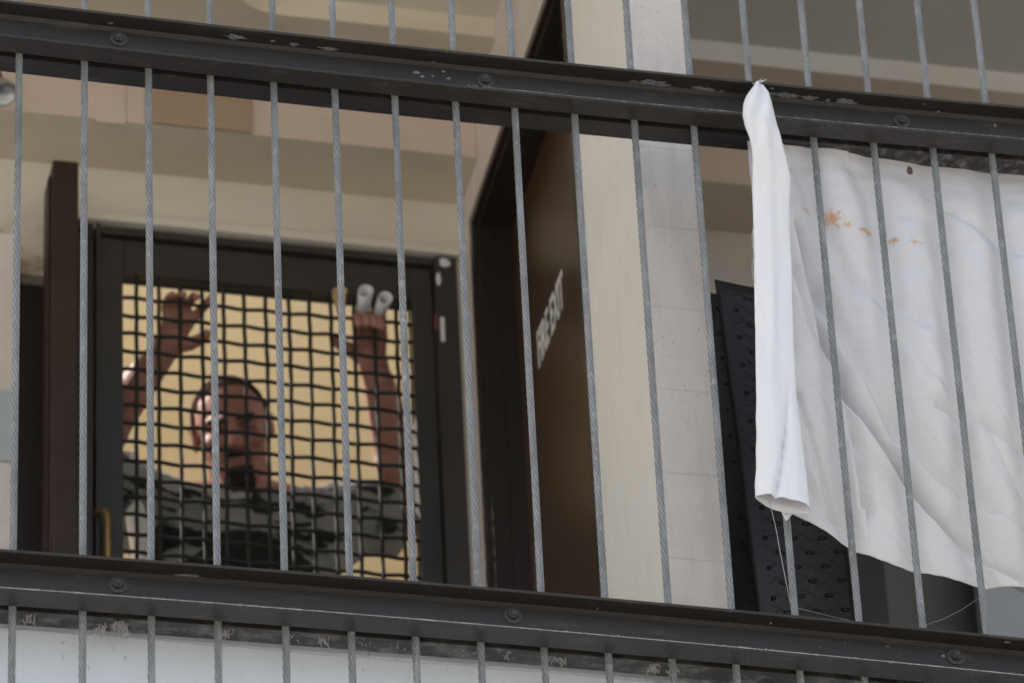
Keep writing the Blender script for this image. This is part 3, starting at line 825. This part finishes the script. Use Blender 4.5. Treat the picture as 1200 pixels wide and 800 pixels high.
# little tail of cloth under the hem and its loose threads
bm = bmesh.new()
t_pts = [(906, 584), (918, 597), (923, 612), (925, 590), (940, 585)]
r0 = [bm.verts.new(P(a, b, -.010)) for a, b in [(899, 575), (912, 580), (925, 583), (938, 583), (948, 575)]]
r1 = [bm.verts.new(P(a, b, -.013)) for a, b in [(903, 588), (914, 596), (925, 599), (938, 595), (946, 588)]]
r2_ = [bm.verts.new(P(a, b, -.010)) for a, b in [(912, 590), (918, 602), (921, 614), (925, 603), (930, 597)]]
for A, B in ((r0, r1), (r1, r2_)):
    for k in range(4): bm.faces.new((A[k], A[k + 1], B[k + 1], B[k]))
o = obj("cloth_tail", bm, M['hem'], sh, True); md = o.modifiers.new("s", 'SUBSURF'); md.render_levels = 2; md.levels = 2
md = o.modifiers.new("t", 'SOLIDIFY'); md.thickness = .0008
bm = bmesh.new()
tube(bm, [P(a, b, -.02) for a, b in [(901, 586), (905, 600), (910, 622), (914, 645), (920, 675), (926, 706)]], .0006, 5)
obj("loose_thread", bm, M['thread'], sh, True)
bm = bmesh.new()
tube(bm, [P(a, b, -.03) for a, b in [(884, 262), (882, 270), (881, 280), (883, 292), (884, 300), (881, 310), (882, 322), (884, 330)]], .0006, 5)
obj("loose_thread", bm, M['thread'], sh, True)

# sagging thin wire near the floor of the right bay
bm = bmesh.new()
tube(bm, [P(a, b, .08) for a, b in [(935, 712), (975, 722), (1020, 732), (1075, 735), (1105, 725), (1130, 712), (1147, 700), (1156, 690)]], .00045, 6)
tag(obj("thin_wire", bm, M['thread'], None, True), "thin pale wire sagging across the gap under the right part of the sheet", "wire")

# moth on the sheet
mc = P(1066, 199, .004)
mt = thing("moth", "small brown moth resting on the sheet just under the upper rail", "moth", mc)
bm = bmesh.new(); ellipsoid(bm, mc + Vector((0, .001, 0)), Vector((.0026, 0, 0)), Vector((0, .003, 0)), Vector((0, 0, .0095)), 14)
obj("body", bm, M['moth'], mt, True)
for s in (-1, 1):
    bm = bmesh.new()
    vsw = [bm.verts.new(mc + Vector(q)) for q in ((s * .0005, -.003, .005), (s * .0045, -.0005, .003), (s * .0055, .0005, -.004), (s * .003, 0, -.0105), (s * .0005, -.002, -.009))]
    bm.faces.new(vsw); o = obj("wing", bm, M['moth'], mt, False); o.modifiers.new("s", 'SOLIDIFY').thickness = .0006

# lint and cobwebs on the lower rail
bm = bmesh.new(); r3 = random.Random(11)
def lump(c, s):
    rr = bmesh.ops.create_icosphere(bm, subdivisions=1, radius=s)
    for v in rr["verts"]: v.co = Vector((v.co.x * r3.uniform(.6, 1.6), v.co.y * r3.uniform(.6, 1.2), v.co.z * r3.uniform(.3, .9))) + c
def dustline(zb, which, y_, a_, r0_, r1_):
    pts, rad = [], []; X = a_
    while X < 1.9:
        n_ = noise.noise(Vector((X * 30, which, 0))) + .6 * noise.noise(Vector((X * 110, which, 3)))
        pts.append((X, y_ + .0003 * n_, zb + bow(X, which) + .0002 * n_)); rad.append(r0_ + max(0, n_) * r1_); X += .0035
    tube(bm, pts, rad, 5)
dustline(.0052, 1, -.0456, -.25, .0006, .0010)
dustline(ZU + .0048, 0, -.0457, .75, .0002, .0006)
for i in range(700):                  # pale dust line lying on the outer edge of the lower flange
    X = r3.uniform(-.2, 1.9); dens = .5 + .5 * noise.noise(Vector((X * 9, 0, 0)))
    if r3.random() < dens * 1.1: lump(Vector((X, -.0455 + r3.uniform(-.001, .003), .0058 + bow(X, 1) + r3.uniform(-.0006, .0008))), r3.uniform(.0004, .0012) * (2.6 if r3.random() < .03 else 1))
for i in range(170):                   # on the upper rail, mostly to the right
    X = r3.uniform(.7, 1.9)
    lump(Vector((X, -.0455 + r3.uniform(-.001, .001), ZU + .0045 + bow(X, 0) + r3.uniform(-.001, .001))), r3.uniform(.0004, .0011))
for i in range(260):
    X = r3.uniform(0.2, 1.9)
    lump(Vector((X, -.045 + r3.uniform(-.001, .002), ZU + .0745 + bow(X, 0) + r3.uniform(-.001, .001))), r3.uniform(.0003, .0009))
for (a, b_, n_) in ((33, 715, 14), (125, 716, 16), (141, 730, 26), (118, 735, 8), (265, 735, 18), (345, 737, 14), (378, 745, 8), (425, 742, 10), (470, 745, 12), (540, 748, 14), (560, 752, 8), (655, 765, 14), (700, 760, 10), (726, 752, 10), (765, 775, 16), (785, 778, 12), (745, 757, 6), (590, 757, 8)):
    base = P(a, b_, .02)
    for q in range(int(n_ * 1.8)):
        p0 = base + Vector((r3.uniform(-.008, .008), r3.uniform(-.008, .008), r3.uniform(-.008, .008)))
        ptsq = [p0]
        for s_ in range(5): ptsq.append(ptsq[-1] + Vector((r3.uniform(-.003, .003), r3.uniform(-.002, .002), r3.uniform(-.006, .001))))
        tube(bm, ptsq, .0006, 4)
        lump(ptsq[2], .0013)
tag(obj("dust_and_cobwebs", bm, M['lint']), "pale dust line and cobweb tufts along the black rails", kind="stuff")

# pale pipe inside the stairwell
bm = bmesh.new(); a = P(150, 545, 1.66); b = P(172, 690, 1.66)
d_ = (b - a).normalized()
tube(bm, [a - d_ * .02, a, a.lerp(b, .5), b, Vector((b.x, b.y, FL))], .020, 16)
tag(obj("pale_pipe", bm, M['cream'], None, True), "pale upright pipe behind the lower left of the wire mesh, beside the man", "pipe")

# ------------------------------------------------------------------ the man behind the mesh
per = thing("person", "man in a dark patterned T-shirt behind the wire mesh, both arms raised, gripping paper rolls", "person", (P(290, 600, 1.75).x, 1.78, FL))
HC = P(273, 509, 1.69)
ra = R(11)
hr = RT * math.cos(ra) + UP * math.sin(ra); hu0 = -RT * math.sin(ra) + UP * math.cos(ra); hf0 = -FW
pt_ = R(-3)
hu = hu0 * math.cos(pt_) + hf0 * math.sin(pt_); hf = hf0 * math.cos(pt_) - hu0 * math.sin(pt_)
yw = R(4)
hr, hf = hr * math.cos(yw) - hf * math.sin(yw), hf * math.cos(yw) + hr * math.sin(yw)
def H(x, y, z): return HC + hr * x + hu * y + hf * z
def hell(bm, c, r): ellipsoid(bm, H(*c), hr * r[0], hu * r[1], hf * r[2])
bm = bmesh.new()
hell(bm, (0, .032, -.035), (.073, .082, .094)); hell(bm, (0, -.012, -.005), (.0625, .088, .070))
hell(bm, (0, -.068, .012), (.046, .042, .048)); hell(bm, (0, -.092, .038), (.024, .018, .019))
capsule(bm, H(0, .022, .064), H(0, -.018, .084), .008, .0125); 
for s in (-1, 1):
    hell(bm, (s * .012, -.021, .074), (.009, .008, .010)); capsule(bm, H(s * .012, .030, .060), H(s * .042, .028, .046), .010, .009)
    hell(bm, (s * .038, -.014, .040), (.022, .022, .020)); hell(bm, (s * .0745, .004, -.018), (.0075, .026, .015))
    hell(bm, (s * .042, -.052, .0), (.014, .030, .030))
hell(bm, (0, -.050, .062), (.023, .006, .009)); hell(bm, (0, -.060, .060), (.020, .006, .009))
# neck, trunk
shR = P(196, 596, 1.74); shL = P(382, 604, 1.74)
nb = (shR + shL) / 2 + Vector((0, .03, .035))
capsule(bm, H(0, -.045, -.040), nb, .056, .062)
capsule(bm, nb, shR + Vector((0, .01, 0)), .062, .050); capsule(bm, nb, shL + Vector((0, .01, 0)), .062, .050)
chest = nb + Vector((0, .03, -.22)); belly = nb + Vector((0, .04, -.45)); pel = nb + Vector((0, .05, -.60))
EX, EY, EZ = Vector((1, 0, 0)), Vector((0, 1, 0)), Vector((0, 0, 1))
ellipsoid(bm, chest + EZ * .05, EX * .165, EY * .105, EZ * .20); ellipsoid(bm, belly, EX * .145, EY * .105, EZ * .20)
ellipsoid(bm, pel, EX * .165, EY * .11, EZ * .14)
legs = []
for s in (-1, 1):
    hip = pel + Vector((s * .085, 0, -.04)); ank = Vector((hip.x + s * .03, hip.y + .02, FL + .075)); kn = hip.lerp(ank, .5) + Vector((0, -.02, 0))
    legs.append((hip, kn, ank))
    capsule(bm, hip, kn, .075, .052); capsule(bm, kn, ank, .052, .036)
    capsule(bm, ank + Vector((0, .02, -.04)), ank + Vector((s * .02, -.17, -.045)), .034, .028)
# right arm (left in the photo)
elR = P(84, 556, 1.66); wrR = P(193, 408, 1.535)
capsule(bm, shR, elR, .050, .043); capsule(bm, elR, elR.lerp(wrR, .35), .043, .048); capsule(bm, elR.lerp(wrR, .35), wrR, .048, .031, squash=.85)
# left arm (right in the photo)
elL = P(483, 602, 1.74); wrL = P(443, 446, 1.540)
capsule(bm, shL, elL, .050, .044); capsule(bm, elL, elL.lerp(wrL, .4), .044, .049); capsule(bm, elL.lerp(wrL, .4), wrL, .049, .033, squash=.85)
def chain(bm, pts, rs):
    pts = [P(*q) for q in pts]
    for i in range(len(pts) - 1): capsule(bm, pts[i], pts[i + 1], rs[i], rs[i + 1], 10)
# right hand, open, fingers hooked over the mesh wires
k_ = (0, -1, 0)
capsule(bm, P(193, 410, 1.53), P(203, 392, 1.512), .026, .030, squash=.55, sdir=(0, 1, 0))
for a in (199, 207, 215, 223): capsule(bm, P(200 + (a - 211) * .5, 398, 1.513), P(a, 373, 1.506), .016, .0145, squash=.75, sdir=(0, 1, 0))
chain(bm, [(198, 376, 1.506), (194, 361, 1.500), (197, 350, 1.488), (202, 345, 1.462)], (.0100, .0090, .0082, .0072))
chain(bm, [(206, 373, 1.506), (206, 356, 1.500), (211, 346, 1.486), (215, 345, 1.460)], (.0104, .0094, .0086, .0075))
chain(bm, [(215, 373, 1.506), (220, 357, 1.500), (227, 347, 1.486), (230, 348, 1.460)], (.0104, .0094, .0086, .0075))
chain(bm, [(224, 375, 1.506), (234, 365, 1.499), (241, 357, 1.490), (249, 347, 1.474)], (.0104, .0094, .0086, .0075))
chain(bm, [(209, 404, 1.518), (222, 403, 1.508), (234, 398, 1.498), (243, 391, 1.485)], (.017, .0140, .0118, .0095))
# left hand, fist closing on the paper rolls
capsule(bm, P(443, 448, 1.538), P(437, 424, 1.520), .028, .031, squash=.65, sdir=(0, 1, 0))
for a in (421, 429, 437, 445): capsule(bm, P(437 + (a - 433) * .4, 428, 1.520), P(a, 396, 1.510), .017, .0150, squash=.8, sdir=(0, 1, 0))
for a, t_ in ((420, 0), (430, -1), (440, 0), (448, 3)):
    chain(bm, [(a, 396, 1.510), (a - 1, 378 + t_, 1.498), (a - 1, 368 + t_, 1.486), (a - 1, 372 + t_, 1.462), (a, 380 + t_, 1.460)], (.0115, .0108, .0102, .0092, .0082))
chain(bm, [(426, 418, 1.520), (411, 410, 1.512), (400, 404, 1.500), (391, 397, 1.487)], (.017, .0145, .0125, .0100))
bm = remesh(bm, .0030, 2, .5)
# sculpt sockets, mouth
hm = []
for v in bm.verts:
    d = v.co - HC; x, y, z = d.dot(hr), d.dot(hu), d.dot(hf)
    if abs(x) < .1 and abs(y) < .14 and abs(z) < .14:
        dz = 0
        for s in (-1, 1):
            if z > 0: dz -= .015 * math.exp(-((x - s * .030) / .016) ** 2 - ((y - .010) / .010) ** 2)
        if z > .03: dz -= .004 * math.exp(-(x / .020) ** 2 - ((y + .055) / .0022) ** 2)
        v.co += hf * dz
bm.verts.ensure_lookup_table()
# hair and beard as shells cut from the finished head
def shell(test, off, src):
    out = bmesh.new(); mp = {}
    for f in src.faces:
        c = f.calc_center_median() - HC; q = (c.dot(hr), c.dot(hu), c.dot(hf))
        if c.length < .2 and test(*q):
            vs2 = []
            for v in f.verts:
                if v.index not in mp: mp[v.index] = out.verts.new(v.co + v.normal * (off + .0015 * noise.noise(v.co * 300)))
                vs2.append(mp[v.index])
            out.faces.new(vs2)
    return out
bm.normal_update()
hair = shell(lambda x, y, z: (y > .094 - .05 * (abs(x) / .07) ** 3 + .006 * noise.noise(Vector((x * 90, y * 60, 0))) and z < .062 - .3 * max(0, .09 - y)) or (z < -.005 - .0 * y and y > -.035 and abs(x) < .0735 + .0 * z and y > .01) or (z < -.045 and y > -.045), .0035, bm)
beard = shell(lambda x, y, z: (z > .055 and abs(x) < .026 and -.047 < y < -.036) or z > .025 and abs(x) < .023 + .005 * noise.noise(Vector((y * 200, 0, 0))) and -.112 < y < -.040 and not (abs(x) < .020 and -.064 < y < -.045) and not (abs(y + .04) < .008 and abs(x) > .026), .003, bm)
body = obj("body", bm, M['skin'], per, True)
o = obj("hair", hair, M['hair'], per, True, recalc=False); o = obj("beard", beard, M['beard'], per, True, recalc=False)
for s in (-1, 1):
    bm = bmesh.new(); ellipsoid(bm, H(s * .030, .010, .043), hr * .0115, hu * .0105, hf * .0115, 16); obj("eye", bm, M['eye'], per, True)
    bm = bmesh.new(); capsule(bm, H(s * .030, .010, .0508), H(s * .030, .010, .0512), .0038, .0038, 12); obj("iris", bm, M['hair'], per, True)
    bm = bmesh.new(); capsule(bm, H(s * .016, .027, .071), H(s * .043, .029, .056), .0050, .0035, 8); obj("eyebrow", bm, M['beard'], per, True)
# T-shirt
bm = bmesh.new()
capsule(bm, nb + Vector((0, .0, -.010)), nb + Vector((0, 0, -.06)), .070, .08, flat=True)
capsule(bm, nb + Vector((0, 0, -.03)), shR + Vector((0, .01, 0)), .066, .062); capsule(bm, nb + Vector((0, 0, -.03)), shL + Vector((0, .01, 0)), .066, .062)
ellipsoid(bm, chest + EZ * .05, EX * .19, EY * .125, EZ * .215); ellipsoid(bm, belly, EX * .172, EY * .125, EZ * .21)
capsule(bm, belly, pel + EZ * .04, .15, .16, flat=True, squash=.78, sdir=(0, 1, 0))
seR = shR.lerp(elR, .78); seL = shL.lerp(elL, .84)
capsule(bm, shR, seR, .064, .074, flat=True); capsule(bm, shL, seL + Vector((0, 0, -.012)), .064, .078, flat=True)
capsule(bm, shL + Vector((-.03, .02, -.08)), seL + Vector((-.055, 0, -.012)), .07, .050, flat=True)
capsule(bm, shR + Vector((.03, .02, -.08)), seR + Vector((.03, 0, -.03)), .07, .055, flat=True)
bm = remesh(bm, .006, 5, .5)
for v in bm.verts:
    q = v.co; n_ = .5 * noise.noise(Vector((q.x * 9, q.y * 9, q.z * 22))) + .5 * abs(noise.noise(Vector((q.x * 20 + q.z * 14, q.y * 12, q.z * 16))))
    v.co += v.normal * .013 * n_
obj("t_shirt", bm, M['shirt'], per, True)
bm = bmesh.new()
for hip, kn, ank in legs:
    capsule(bm, hip, kn, .09, .068); capsule(bm, kn, ank, .068, .055, flat=True)
capsule(bm, pel + EZ * .06, pel - EZ * .05, .17, .165, squash=.72, sdir=(0, 1, 0))
bm = remesh(bm, .01, 3); obj("trousers", bm, M['trousers'], per, True)

# paper rolls pushed out through the mesh
def roll(name, a, b, r0, r1, m, label, group=None, turns=1.45):
    a, b = Vector(a), Vector(b); t = (b - a).normalized(); u = t.orthogonal().normalized(); v = t.cross(u); L = (b - a).length
    bm = bmesh.new(); n = 60; R0 = []; R1 = []
    for k in range(n + 1):
        an = 2 * math.pi * turns * k / n; s = 1 - .38 * k / n
        R0.append(bm.verts.new(a + (u * math.cos(an) + v * math.sin(an)) * r0 * s)); R1.append(bm.verts.new(b + (u * math.cos(an) + v * math.sin(an)) * r1 * s + t * .003 * math.sin(an * .7)))
    for k in range(n): bm.faces.new((R0[k], R0[k + 1], R1[k + 1], R1[k]))
    o = obj(name, bm, m, None, True, loc=a); md = o.modifiers.new("s", 'SOLIDIFY'); md.thickness = .0012
    return tag(o, label, "paper roll", group)
roll("paper_roll", P(424, 368, 1.474), P(428, 341, 1.398), .0150, .0172, M['paper'], "taller white paper roll poking out through the top of the mesh above the raised fist", "paper rolls stuck through the mesh")
roll("paper_roll", P(442, 370, 1.474), P(451, 349, 1.405), .0140, .0165, M['paper'], "shorter white paper roll tilting right beside the taller one", "paper rolls stuck through the mesh")
roll("paper_roll", P(400, 376, 1.480), P(397, 342, 1.410), .004, .0185, M['tan'], "tan tapered paper cone stuck through the mesh, left of the two white rolls", "paper rolls stuck through the mesh", 1.2)
